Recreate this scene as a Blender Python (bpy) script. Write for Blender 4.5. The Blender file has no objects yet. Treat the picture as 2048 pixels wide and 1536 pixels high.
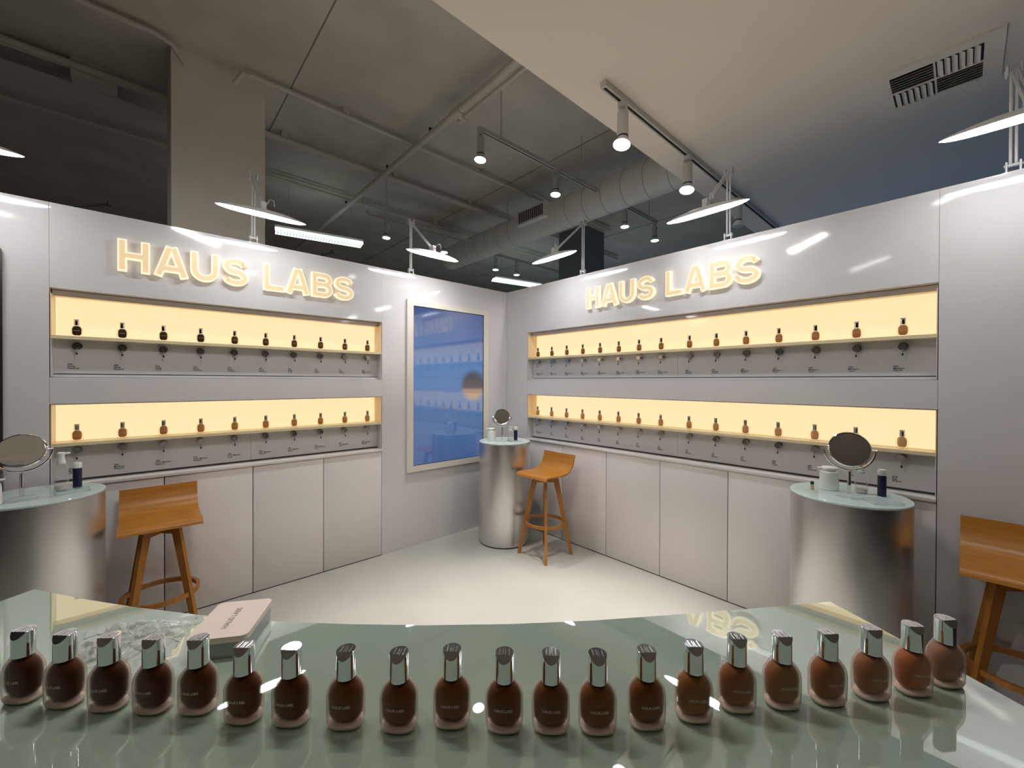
import bpy, bmesh, math, random
from mathutils import Vector, Matrix
random.seed(7)
PI = math.pi
SC = bpy.context.scene
COL = SC.collection

# ------------------------------------------------------------------ camera
CAM = Vector((-3.061, -3.470, 1.55))
A_FWD, PITCH, ROLL = math.radians(47.827), -0.00574, 0.0034
cd = bpy.data.cameras.new('camera'); cam = bpy.data.objects.new('camera', cd); COL.objects.link(cam)
fw = Vector((math.cos(A_FWD) * math.cos(PITCH), math.sin(A_FWD) * math.cos(PITCH), math.sin(PITCH)))
rt = Vector((math.sin(A_FWD), -math.cos(A_FWD), 0)); up = rt.cross(fw)
rt2 = rt * math.cos(ROLL) + up * math.sin(ROLL); up2 = rt2.cross(fw)
m = Matrix((rt2, up2, -fw)).transposed().to_4x4(); m.translation = CAM
cam.matrix_world = m
cd.sensor_fit = 'HORIZONTAL'; cd.sensor_width = 36.0; cd.lens = 817.47 / 2048 * 36.0
cd.clip_start = 0.02; cd.clip_end = 60
SC.camera = cam

# ------------------------------------------------------------------ colour management, world, lights
vs = SC.view_settings
vs.view_transform = 'Standard'; vs.look = 'None'; vs.gamma = 1; vs.use_curve_mapping = False
vs.exposure = 0.50
SC.cycles.max_bounces = 10; SC.cycles.diffuse_bounces = 4; SC.cycles.glossy_bounces = 5
SC.cycles.transmission_bounces = 8; SC.cycles.transparent_max_bounces = 8
SC.cycles.caustics_reflective = False; SC.cycles.caustics_refractive = False
SC.cycles.sample_clamp_indirect = 4.0
W = bpy.data.worlds.new('world'); SC.world = W; W.use_nodes = True
W.node_tree.nodes['Background'].inputs[0].default_value = (0.9, 0.95, 1, 1)
W.node_tree.nodes['Background'].inputs[1].default_value = 0.02

LAMP_L = 37.0          # radiance of the LED task lamp diffusers
SPOT_W = 260.0          # watts of each visible track spot
NICHE_L = 0.70         # radiance of the lit shelf backs


def light(name, kind, loc, power, color=(1, 1, 1), aim=None, **kw):
    d = bpy.data.lights.new(name, kind); d.energy = power; d.color = color
    for k, v in kw.items(): setattr(d, k, v)
    o = bpy.data.objects.new(name, d); COL.objects.link(o); o.location = loc
    if aim is not None:
        o.rotation_euler = (Vector(aim) - Vector(loc)).to_track_quat('-Z', 'Y').to_euler()
    return o


# unseen fill bars, added above and behind the photographer to light the booth
FILL_BARS = ((-2.60, -2.25, 13.0), (-2.0, -3.5, 2.5), (-4.2, -2.6, 2.2))
for x, y, pw in FILL_BARS:
    light('overhead_fill_bar', 'AREA', (x, y, 3.15), pw, (1, 0.955, 0.90), (x + .35, y + .35, 0), shape='RECTANGLE', size=0.6, size_y=0.07)
# unseen blue uplight added behind the right partition, tinting the lowered ceiling there
light('neighbour_fill_light', 'AREA', (2.6, -3.0, 1.1), 4.5, (0.20, 0.52, 1.0), (2.4, -3.2, 4), shape='RECTANGLE', size=2.2, size_y=2.5)
light('neighbour_aisle_fill', 'AREA', (3.8, 2.2, 0.9), 10, (0.6, 0.8, 1.0), (3.6, 2.0, 4), shape='RECTANGLE', size=2.0, size_y=2.0)  # added uplight without a fixture, lifts the ceiling beyond the corner


light('neighbour_fill_light', 'AREA', (1.5, 0.3, 1.0), 3, (0.96, 1.0, 0.94), (1.4, 0.3, 4), shape='RECTANGLE', size=0.9, size_y=2.6)  # unseen uplight added to brighten the underside of the duct
# unseen fill lights added to lift the dark shop beyond the partitions
for x, y in ((-4.6, 4.2), (-0.8, 5.2), (4.5, 5.0)):
    light('shop_aisle_fill', 'AREA', (x, y, 3.7), 24, (1, 0.97, 0.92), (x, y, 0), shape='RECTANGLE', size=1.2, size_y=0.3)


# ------------------------------------------------------------------ materials
def nodes_of(mat):
    nt = mat.node_tree
    return nt, nt.nodes, nt.links, nt.nodes['Principled BSDF']


def M(name, color, rough=0.5, metal=0.0, spec=0.5, coat=0.0, trans=0.0, ior=1.45, emit=None, es=0.0,
      noise=None, bump=None, aniso=0.0, alpha=1.0):
    mat = bpy.data.materials.new(name); mat.use_nodes = True
    nt, N, L, b = nodes_of(mat)
    b.inputs['Base Color'].default_value = (*color, 1)
    b.inputs['Roughness'].default_value = rough; b.inputs['Metallic'].default_value = metal
    b.inputs['Specular IOR Level'].default_value = spec; b.inputs['Coat Weight'].default_value = coat
    b.inputs['Coat Roughness'].default_value = 0.03
    b.inputs['Transmission Weight'].default_value = trans; b.inputs['IOR'].default_value = ior
    b.inputs['Anisotropic'].default_value = aniso; b.inputs['Alpha'].default_value = alpha
    if emit: b.inputs['Emission Color'].default_value = (*emit, 1); b.inputs['Emission Strength'].default_value = es
    if noise or bump:
        tc = N.new('ShaderNodeTexCoord')
    if noise:      # (scale vector, amount, detail)
        sc, amt, det = noise
        mp = N.new('ShaderNodeMapping'); mp.inputs['Scale'].default_value = sc
        nz = N.new('ShaderNodeTexNoise'); nz.inputs['Scale'].default_value = 1; nz.inputs['Detail'].default_value = det
        L.new(tc.outputs['Object'], mp.inputs[0]); L.new(mp.outputs[0], nz.inputs['Vector'])
        cr = N.new('ShaderNodeValToRGB')
        cr.color_ramp.elements[0].position = 0.3; cr.color_ramp.elements[1].position = 0.7
        cr.color_ramp.elements[0].color = (*[c * (1 - amt) for c in color], 1)
        cr.color_ramp.elements[1].color = (*[min(1, c * (1 + amt)) for c in color], 1)
        L.new(nz.outputs['Fac'], cr.inputs[0]); L.new(cr.outputs[0], b.inputs['Base Color'])
    if bump:       # (scale vector, strength, distance)
        sc, st, di = bump
        mp = N.new('ShaderNodeMapping'); mp.inputs['Scale'].default_value = sc
        nz = N.new('ShaderNodeTexNoise'); nz.inputs['Scale'].default_value = 1; nz.inputs['Detail'].default_value = 2
        L.new(tc.outputs['Object'], mp.inputs[0]); L.new(mp.outputs[0], nz.inputs['Vector'])
        bp = N.new('ShaderNodeBump'); bp.inputs['Strength'].default_value = st; bp.inputs['Distance'].default_value = di
        L.new(nz.outputs['Fac'], bp.inputs['Height']); L.new(bp.outputs[0], b.inputs['Normal'])
    return mat


laminate = M('lilac_grey_laminate', (0.70, 0.66, 0.665), 0.06, spec=0.45, bump=((5, 5, 5), 0.12, 0.004))
laminate_door = M('door_laminate', (0.80, 0.745, 0.73), 0.16, spec=0.4, bump=((4, 4, 4), 0.08, 0.004))
panel_mat = M('shade_panel_laminate', (0.66, 0.63, 0.63), 0.22, spec=0.4)
seam_dark = M('seam_shadow_board', (0.05, 0.045, 0.045), 0.8)
floor_mat = M('pale_concrete', (0.43, 0.415, 0.375), 0.38, spec=0.35, noise=((1.6, 1.6, 1.6), 0.07, 6))
aisle_mat = M('dark_shop_floor', (0.10, 0.085, 0.075), 0.5)
ceil_mat = M('grey_painted_slab', (0.70, 0.645, 0.57), 0.9, spec=0.2, noise=((2.2, 2.2, 2.2), 0.10, 5))
soffit_mat = M('white_plasterboard', (0.95, 0.86, 0.755), 0.9, spec=0.2)
column_mat = M('painted_column', (0.90, 0.83, 0.73), 0.85, spec=0.2, noise=((3, 3, 3), 0.04, 4))
pipe_mat = M('painted_pipe', (0.74, 0.69, 0.61), 0.6)
pipe_mat_dark = M('duct_lap_seam', (0.30, 0.28, 0.25), 0.6)
duct_mat = M('painted_duct', (0.95, 0.94, 0.88), 0.42, spec=0.5)
darkwall_mat = M('dark_shop_wall', (0.13, 0.13, 0.125), 0.9)
aisle_col = M('dark_teal_column', (0.22, 0.25, 0.26), 0.8)
black_mat = M('black_plastic', (0.012, 0.012, 0.012), 0.45)
white_metal = M('white_lacquered_metal', (0.72, 0.72, 0.72), 0.35)
cream_metal = M('cream_lacquered_metal', (0.62, 0.60, 0.55), 0.4)
lamp_glow = M('led_diffuser', (1, 1, 1), 0.4, emit=(0.93, 0.98, 1.0), es=LAMP_L)
spot_glow = M('spot_lens', (1, 1, 1), 0.3, emit=(0.93, 1.0, 1.0), es=14)
tube_glow = M('fluorescent_tube', (1, 1, 1), 0.4, emit=(0.80, 1.0, 0.95), es=1.6)
niche_glow = M('backlit_acrylic', (0.25, 0.2, 0.13), 0.12, emit=(1.0, 0.76, 0.43), es=NICHE_L)
niche_side = M('cream_acrylic', (0.86, 0.68, 0.46), 0.35, emit=None)
shelf_mat = M('cream_shelf_board', (0.78, 0.66, 0.42), 0.4)
letter_rim = M('lit_letter_rim', (0.4, 0.36, 0.3), 0.2, emit=(1.0, 0.89, 0.64), es=0.585)
letter_face = M('lit_letter_face', (0.35, 0.3, 0.22), 0.3, emit=(1.0, 0.70, 0.36), es=0.455)
frame_mat = M('cream_screen_frame', (0.74, 0.68, 0.61), 0.35)
chrome = M('chrome', (0.82, 0.83, 0.84), 0.05, metal=1.0)
dark_chrome = M('polished_steel', (0.66, 0.62, 0.58), 0.20, metal=1.0)
mirror_mat = M('mirror_glass', (0.9, 0.9, 0.9), 0.0, metal=1.0)
wood = M('honey_plywood', (0.46, 0.19, 0.032), 0.32, spec=0.4, noise=((6, 70, 70), 0.16, 4))
wood_leg = M('honey_timber', (0.38, 0.155, 0.03), 0.4, spec=0.4, noise=((60, 60, 5), 0.18, 4))
counter_mat = M('back_painted_glass', (0.385, 0.49, 0.41), 0.012, ior=4.2, spec=0.5)
counter_edge = M('green_glass_edge', (0.20, 0.28, 0.25), 0.1, spec=0.5)
top_glass = M('pale_frosted_glass', (0.60, 0.72, 0.69), 0.06, spec=0.55)
white_plastic = M('white_plastic', (0.80, 0.80, 0.77), 0.35)
navy = M('navy_sleeve', (0.010, 0.013, 0.045), 0.4)
pale_cleanser = M('pale_cleanser', (.62, .55, .50), .2)
beige = M('beige_liquid', (0.66, 0.50, 0.34), 0.4)
tin_lid = M('blush_tin_lid', (0.86, 0.72, 0.66), 0.38, spec=0.35)
tin_body = M('grey_tin_body', (0.34, 0.38, 0.36), 0.3)
print_dark = M('black_print', (0.02, 0.02, 0.02), 0.6)
print_tan = M('pale_print', (0.55, 0.42, 0.33), 0.5)
print_brown = M('brown_print', (0.20, 0.10, 0.07), 0.5)
print_grey = M('grey_print', (0.36, 0.29, 0.28), 0.5)
card_mat = M('brown_cardboard', (0.30, 0.15, 0.08), 0.8)
blue_wall = M('blue_stand_wall', (0.16, 0.27, 0.42), 0.8)


def veil(name, tint, color, a0, a1, k, rough=0.3, transl=0.5, spec=0.5):
    """thin glass, frosted glass or film: see-through face on, cloudier where the eye meets it at a slant"""
    mat = M(name, color, rough, spec=spec)
    nt, N, L, b = nodes_of(mat)
    out = N['Material Output']
    lw = N.new('ShaderNodeLayerWeight'); lw.inputs['Blend'].default_value = 0.5
    pw = N.new('ShaderNodeMath'); pw.operation = 'POWER'; pw.inputs[1].default_value = k
    L.new(lw.outputs['Facing'], pw.inputs[0])
    mr = N.new('ShaderNodeMapRange'); mr.inputs['To Min'].default_value = a0; mr.inputs['To Max'].default_value = a1
    L.new(pw.outputs[0], mr.inputs['Value'])
    tr = N.new('ShaderNodeBsdfTransparent'); tr.inputs[0].default_value = (*tint, 1)
    tl = N.new('ShaderNodeBsdfTranslucent'); tl.inputs[0].default_value = (*color, 1)
    m1 = N.new('ShaderNodeMixShader'); m1.inputs[0].default_value = transl
    L.new(b.outputs[0], m1.inputs[1]); L.new(tl.outputs[0], m1.inputs[2])
    m2 = N.new('ShaderNodeMixShader')
    L.new(mr.outputs[0], m2.inputs[0]); L.new(tr.outputs[0], m2.inputs[1]); L.new(m1.outputs[0], m2.inputs[2])
    L.new(m2.outputs[0], out.inputs['Surface'])
    return mat


def liquid(name, col):
    """make-up seen through frosted glass: its outline melts into the glass"""
    mat = M(name, col, 0.6, spec=0.08, noise=((60, 60, 60), 0.05, 2))
    nt, N, L, b = nodes_of(mat); out = N['Material Output']
    lw = N.new('ShaderNodeLayerWeight'); lw.inputs['Blend'].default_value = 0.5
    mr = N.new('ShaderNodeMapRange'); mr.interpolation_type = 'SMOOTHSTEP'
    mr.inputs['From Min'].default_value = 0.28; mr.inputs['From Max'].default_value = 0.98
    L.new(lw.outputs['Facing'], mr.inputs['Value'])
    tr = N.new('ShaderNodeBsdfTransparent'); m2 = N.new('ShaderNodeMixShader')
    L.new(mr.outputs[0], m2.inputs[0]); L.new(b.outputs[0], m2.inputs[1]); L.new(tr.outputs[0], m2.inputs[2])
    L.new(m2.outputs[0], out.inputs['Surface'])
    return mat


frosted = veil('frosted_bottle_glass', (0.98, 0.94, 0.92), (0.86, 0.71, 0.64), 0.0, 0.88, 1.5, 0.40, 0.5, 0.22)
shelf_glass = veil('backlit_bottle_glass', (0.995, 0.98, 0.95), (0.88, 0.80, 0.68), 0.02, 0.50, 2.2, 0.08, 0.7)
base_glass = M('thick_frosted_base', (0.95, 0.80, 0.74), 0.4)
clear = veil('clear_acrylic', (0.97, 0.99, 0.99), (0.80, 0.84, 0.84), 0.06, 0.75, 2.2, 0.04, 0.25, 0.8)
clear_thick = veil('clear_moulded_glass', (0.94, 0.97, 0.97), (0.72, 0.77, 0.78), 0.14, 0.75, 1.6, 0.05, 0.25, 0.9)
film_mat = veil('crumpled_clear_film', (0.97, 0.98, 0.98), (0.97, 0.98, 0.97), 0.55, 0.98, 1.2, 0.14, 0.3, 1.0)


def brushed():
    mat = M('brushed_aluminium', (0.70, 0.685, 0.68), 0.30, metal=1.0)
    nt, N, L, b = nodes_of(mat)
    tg = N.new('ShaderNodeTangent'); tg.direction_type = 'RADIAL'; tg.axis = 'Z'
    b.inputs['Anisotropic'].default_value = 0.75
    b.inputs['Anisotropic Rotation'].default_value = 0.0
    L.new(tg.outputs[0], b.inputs['Tangent'])
    tc = N.new('ShaderNodeTexCoord'); mp = N.new('ShaderNodeMapping'); mp.inputs['Scale'].default_value = (3, 3, 400)
    nz = N.new('ShaderNodeTexNoise'); nz.inputs['Scale'].default_value = 1
    L.new(tc.outputs['Object'], mp.inputs[0]); L.new(mp.outputs[0], nz.inputs['Vector'])
    mr = N.new('ShaderNodeMapRange'); mr.inputs['To Min'].default_value = 0.25; mr.inputs['To Max'].default_value = 0.36
    L.new(nz.outputs['Fac'], mr.inputs['Value']); L.new(mr.outputs[0], b.inputs['Roughness'])
    return mat


alu = brushed()


def screen_material():
    # picture on the screen: blue gradient with a soft drop of brown make-up at the right edge
    mat = M('screen_picture', (0.02, 0.03, 0.05), 0.06, ior=2.1)
    nt, N, L, b = nodes_of(mat)
    tc = N.new('ShaderNodeTexCoord'); sp = N.new('ShaderNodeSeparateXYZ'); L.new(tc.outputs['Object'], sp.inputs[0])
    cr = N.new('ShaderNodeValToRGB'); e = cr.color_ramp.elements
    mr = N.new('ShaderNodeMapRange'); mr.inputs['From Min'].default_value = -0.76; mr.inputs['From Max'].default_value = 0.76
    L.new(sp.outputs['Z'], mr.inputs['Value']); L.new(mr.outputs[0], cr.inputs[0])
    e[0].position = 0.0; e[0].color = (0.045, 0.10, 0.27, 1); e[1].position = 1.0; e[1].color = (0.045, 0.075, 0.22, 1)
    for p, c in ((0.30, (0.075, 0.165, 0.36, 1)), (0.62, (0.10, 0.22, 0.48, 1)), (0.85, (0.06, 0.12, 0.32, 1))):
        x = e.new(p); x.color = c
    # drop: ellipse centre (0.283, 0.003), radii 0.165 x 0.155
    cx, cz = 0.283, 0.005
    sx = N.new('ShaderNodeMath'); sx.operation = 'SUBTRACT'; sx.inputs[1].default_value = cx; L.new(sp.outputs['X'], sx.inputs[0])
    sz = N.new('ShaderNodeMath'); sz.operation = 'SUBTRACT'; sz.inputs[1].default_value = cz; L.new(sp.outputs['Z'], sz.inputs[0])
    cb = N.new('ShaderNodeCombineXYZ'); L.new(sx.outputs[0], cb.inputs[0]); L.new(sz.outputs[0], cb.inputs[2])
    ln = N.new('ShaderNodeVectorMath'); ln.operation = 'LENGTH'; L.new(cb.outputs[0], ln.inputs[0])
    mk = N.new('ShaderNodeMapRange'); mk.interpolation_type = 'SMOOTHSTEP'
    mk.inputs['From Min'].default_value = 0.105; mk.inputs['From Max'].default_value = 0.19
    mk.inputs['To Min'].default_value = 1; mk.inputs['To Max'].default_value = 0
    L.new(ln.outputs['Value'], mk.inputs['Value'])
    dz = N.new('ShaderNodeMapRange'); dz.inputs['From Min'].default_value = -0.15; dz.inputs['From Max'].default_value = 0.15
    L.new(sz.outputs[0], dz.inputs['Value'])
    c2 = N.new('ShaderNodeValToRGB'); L.new(dz.outputs[0], c2.inputs[0]); f = c2.color_ramp.elements
    f[0].color = (0.50, 0.33, 0.21, 1); f[1].color = (0.06, 0.06, 0.085, 1)
    for p, c in ((0.33, (0.42, 0.25, 0.15, 1)), (0.42, (0.10, 0.065, 0.05, 1)), (0.6, (0.07, 0.05, 0.045, 1))):
        x = f.new(p); x.color = c
    mx = N.new('ShaderNodeMix'); mx.data_type = 'RGBA'
    L.new(mk.outputs[0], mx.inputs['Factor']); L.new(cr.outputs[0], mx.inputs['A']); L.new(c2.outputs[0], mx.inputs['B'])
    L.new(mx.outputs['Result'], b.inputs['Emission Color']); b.inputs['Emission Strength'].default_value = 0.57
    return mat


screen_mat = screen_material()


# ------------------------------------------------------------------ mesh helpers
class MB:
    def __init__(s): s.bm = bmesh.new()

    def box(s, x0, x1, y0, y1, z0, z1, bev=0.0):
        r = bmesh.ops.create_cube(s.bm, size=1)
        vs_ = r['verts']
        for v in vs_:
            v.co = Vector(((x0 + x1) / 2 + v.co.x * (x1 - x0), (y0 + y1) / 2 + v.co.y * (y1 - y0), (z0 + z1) / 2 + v.co.z * (z1 - z0)))
        if bev:
            ed = list({e for v in vs_ for e in v.link_edges})
            bmesh.ops.bevel(s.bm, geom=ed, offset=bev, segments=2, affect='EDGES', profile=0.5)
        return s

    def cyl(s, p0, p1, r0, r1=None, seg=20, caps=True):
        r1 = r0 if r1 is None else r1
        p0, p1 = Vector(p0), Vector(p1); d = p1 - p0
        q = d.to_track_quat('Z', 'Y').to_matrix().to_4x4(); q.translation = (p0 + p1) / 2
        bmesh.ops.create_cone(s.bm, cap_ends=caps, segments=seg, radius1=r0, radius2=r1, depth=d.length, matrix=q)
        return s

    def loft(s, rings, close0=True, close1=True, cyc=True):
        R = [[s.bm.verts.new(p) for p in ring] for ring in rings]
        n = len(R[0])
        for a, b in zip(R, R[1:]):
            for i in range(n if cyc else n - 1):
                j = (i + 1) % n
                s.bm.faces.new((a[i], a[j], b[j], b[i]))
        if close0: s.bm.faces.new(list(reversed(R[0])))
        if close1: s.bm.faces.new(R[-1])
        return s

    def lathe(s, prof, seg=32, cx=0, cy=0):
        return s.loft([[(cx + r * math.cos(2 * PI * i / seg), cy + r * math.sin(2 * PI * i / seg), z) for i in range(seg)] for r, z in prof])

    def tube(s, pts, r, seg=10, cyc=False):
        pts = [Vector(p) for p in pts]; rings = []; n = len(pts)
        nrm = None
        for i, p in enumerate(pts):
            if cyc: t = pts[(i + 1) % n] - pts[i - 1]
            else: t = pts[min(i + 1, n - 1)] - pts[max(i - 1, 0)]
            t.normalize()
            if nrm is None:
                nrm = t.orthogonal().normalized()
            nrm = (nrm - t * nrm.dot(t)).normalized(); bn = t.cross(nrm)
            rings.append([p + r * (math.cos(2 * PI * k / seg) * nrm + math.sin(2 * PI * k / seg) * bn) for k in range(seg)])
        if cyc:
            rings.append(rings[0]); R = [[s.bm.verts.new(q) for q in ring] for ring in rings[:-1]]
            for a in range(n):
                b = (a + 1) % n
                for k in range(seg):
                    j = (k + 1) % seg
                    s.bm.faces.new((R[a][k], R[a][j], R[b][j], R[b][k]))
            return s
        return s.loft(rings)

    def prism(s, poly, d0, d1, axis='y'):
        """poly in (x, z), extruded along y from d0 to d1 (or (x, y) along z)"""
        if axis == 'y': f = lambda p, d: (p[0], d, p[1])
        else: f = lambda p, d: (p[0], p[1], d)
        a = [s.bm.verts.new(f(p, d0)) for p in poly]; b = [s.bm.verts.new(f(p, d1)) for p in poly]
        n = len(poly)
        s.bm.faces.new(a); s.bm.faces.new(list(reversed(b)))
        for i in range(n):
            j = (i + 1) % n
            s.bm.faces.new((a[j], a[i], b[i], b[j]))
        return s

    def build(s, name, mat, parent=None, loc=None, smooth=0.6, label=None):
        bmesh.ops.recalc_face_normals(s.bm, faces=s.bm.faces)
        me = bpy.data.meshes.new(name); s.bm.to_mesh(me); s.bm.free()
        me.materials.append(mat)
        if smooth:
            me.shade_smooth(); me.set_sharp_from_angle(angle=smooth)
        return put(name, me, parent, loc, label)


def put(name, me, parent=None, loc=None, label=None):
    o = bpy.data.objects.new(name, me); COL.objects.link(o)
    if parent: o.parent = parent
    if loc: o.location = loc
    if label: o['label'] = label
    return o


def thing(name, label, cat, loc=(0, 0, 0), rz=0, group=None):
    o = bpy.data.objects.new(name, None); COL.objects.link(o); o.empty_display_size = 0.05
    o.location = loc; o.rotation_euler = (0, 0, rz)
    return tag(o, label, cat, group)


def tag(o, label, cat, group=None):
    o['label'] = label; o['category'] = cat
    if group: o['group'] = group
    return o


def struct(o): o['kind'] = 'structure'; return o


def dup(root, loc=None, rz=None, label=None, group=None):
    r = root.copy(); COL.objects.link(r)
    if loc is not None: r.location = loc
    if rz is not None: r.rotation_euler = (0, 0, rz)
    if label: r['label'] = label
    if group: r['group'] = group
    for ch in list(root.children):
        c = ch.copy(); COL.objects.link(c); c.parent = r
        for g in list(ch.children):
            d = g.copy(); COL.objects.link(d); d.parent = c
    return r


def text_mesh(txt, size, bold=0.0, spacing=1.0, line=1.0, align='LEFT'):
    cu = bpy.data.curves.new('text', 'FONT'); cu.body = txt; cu.size = size; cu.offset = bold
    cu.space_character = spacing; cu.space_line = line; cu.align_x = align; cu.resolution_u = 3
    o = bpy.data.objects.new('text', cu); COL.objects.link(o)
    dg = bpy.context.evaluated_depsgraph_get()
    me = bpy.data.meshes.new_from_object(o.evaluated_get(dg))
    bpy.data.objects.remove(o); bpy.data.curves.remove(cu)
    return me


ORD = ['first', 'second', 'third', 'fourth', 'fifth', 'sixth', 'seventh', 'eighth', 'ninth', 'tenth', 'eleventh', 'twelfth', 'thirteenth',
       'fourteenth', 'fifteenth', 'sixteenth', 'seventeenth', 'eighteenth', 'nineteenth', 'twentieth', 'twenty-first']

# ------------------------------------------------------------------ the room
RZ = -PI / 2           # objects of the right wall are built like those of the left wall and turned by this
ZT, T = 2.556, 0.21
Z_UT, Z_UB, Z_LT, Z_LE = 2.075, 1.567, 1.413, 0.951
Z_US, Z_LS, Z_DT = 1.807, 1.187, 0.924
struct(MB().box(-5.5, 0.0, -5.2, 0.0, -0.1, 0).build('floor', floor_mat, smooth=0))
fl = struct(MB().box(-7, 9, 0.0, 8.5, -0.1, 0).build('floor', aisle_mat, smooth=0))
struct(MB().box(0.0, 9, -9, 0.0, -0.1, 0).build('floor', aisle_mat, smooth=0))
struct(MB().box(-7, 0.0, -9, -5.2, -0.1, 0).build('floor', aisle_mat, smooth=0))
struct(MB().box(-7, -5.5, -5.2, 0, -0.1, 0).build('floor', aisle_mat, smooth=0))
ceil = struct(MB().box(-7, 9, -9, 8.5, 4.27, 4.4).build('ceiling', ceil_mat, smooth=0))
for x in (-4.75, -2.03, 0.68, 3.4):
    MB().box(x - 0.005, x + 0.005, -1.9, 8.5, 4.266, 4.2705).build('ceiling_joint', pipe_mat_dark, ceil, smooth=0)
struct(MB().box(-7, 9, -9, -1.868, 3.25, 3.37).build('ceiling', soffit_mat, smooth=0))
for i, (x, y, pw) in enumerate(FILL_BARS):
    struct(MB().box(x - .32, x + .32, y - .05, y + .05, 3.19, 3.2499).build('trim_%d' % (i + 3), white_metal, smooth=0))  # housings added to go with the unseen fill bars
struct(MB().box(-7.15, -7, -9, 8.5, 0, 4.27).build('wall_far_left', darkwall_mat, smooth=0))
struct(MB().box(9, 9.15, -9, 8.5, 0, 4.27).build('wall_far_right', blue_wall, smooth=0))
struct(MB().box(-7, 9, 8.5, 8.65, 0, 4.27).build('wall_back', darkwall_mat, smooth=0))
struct(MB().box(-7, 9, -9.15, -9, 0, 4.27).build('wall_front', darkwall_mat, smooth=0))


def wall(name, x0, x1, u0, u1, rz, corner):
    """backing slab with lacquered panels in front of it; local x runs along the wall, +y into it"""
    G = 0.0006
    w = struct(MB().box(x0, x1, 0.155, T, 0, ZT).build(name, laminate, smooth=0)); w.rotation_euler = (0, 0, rz)
    def pan(a, b, z0, z1, nm='wall_panel'): MB().box(a + G, b - G, 0, 0.153, z0 + G, z1 - G).build(nm, laminate, w, smooth=0)
    if corner == 'right':
        pan(x0, u0, 0, ZT); pan(u1, x1, 0, ZT)
    else:
        pan(x0, u0, 0, ZT); pan(u1, x1, 0, ZT)
    pan(u0, u1, Z_UT, ZT); pan(u0, u1, Z_LT, Z_UB)
    return w


wall('wall_left', -5.4, 0.0, -3.448, -1.478, 0, 'right')
wall('wall_right', 0.0, 5.1, 0.334, 3.382, RZ, 'left')

L_X = [-3.346 + 0.1957 * i for i in range(10)]
R_X = [0.434 + 0.1985 * i for i in range(8)] + [2.055 + 0.1982 * i for i in range(7)]
SHADES = {
    ('left', 'upper'): ['590\nDeep\nNeutral', '580\nDeep\nNeutral', '570\nDeep\nCool', '560\nDeep\nNeutral', '550\nDeep\nNeutral', '540\nDeep\nNeutral',
                        '530\nDeep\nCool', '520\nDeep\nWarm', '510\nDeep\nNeutral', '500\nMedium Deep\nCool'],
    ('left', 'lower'): ['300\nMedium\nNeutral', '290\nMedium\nNeutral', '280\nLight Medium\nNeutral', '270\nLight Medium\nNeutral', '260\nLight Medium\nCool',
                        '250\nLight Medium\nNeutral', '240\nLight Medium\nWarm', '230\nLight Medium\nCool', '220\nLight Medium\nWarm', '210\nLight Medium\nNeutral'],
    ('right', 'upper'): ['490\nMedium Deep\nNeutral', '480\nMedium Deep\nCool', '470\nMedium Deep\nWarm', '460\nMedium Deep\nWarm', '450\nMedium Deep\nCool',
                         '440\nMedium Deep\nNeutral', '430\nMedium Deep\nCool', '420\nMedium Deep\nWarm', '380\nMedium\nNeutral', '370\nMedium\nNeutral',
                         '360\nMedium\nWarm', '350\nMedium\nCool', '340\nMedium\nCool', '330\nMedium\nCool', '305\nMedium\nWarm'],
    ('right', 'lower'): ['200\nLight Medium\nNeutral', '190\nLight\nCool', '180\nLight\nNeutral', '170\nLight\nNeutral', '160\nLight\nCool', '150\nLight\nWarm',
                         '140\nLight\nWarm', '130\nLight\nNeutral', '120\nLight\nNeutral', '110\nFair\nNeutral', '100\nFair\nWarm', '050\nFair\nCool',
                         '040\nFair\nNeutral', '030\nFair\nCool', '010\nFair\nWarm'],
}
TXT = {}


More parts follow.
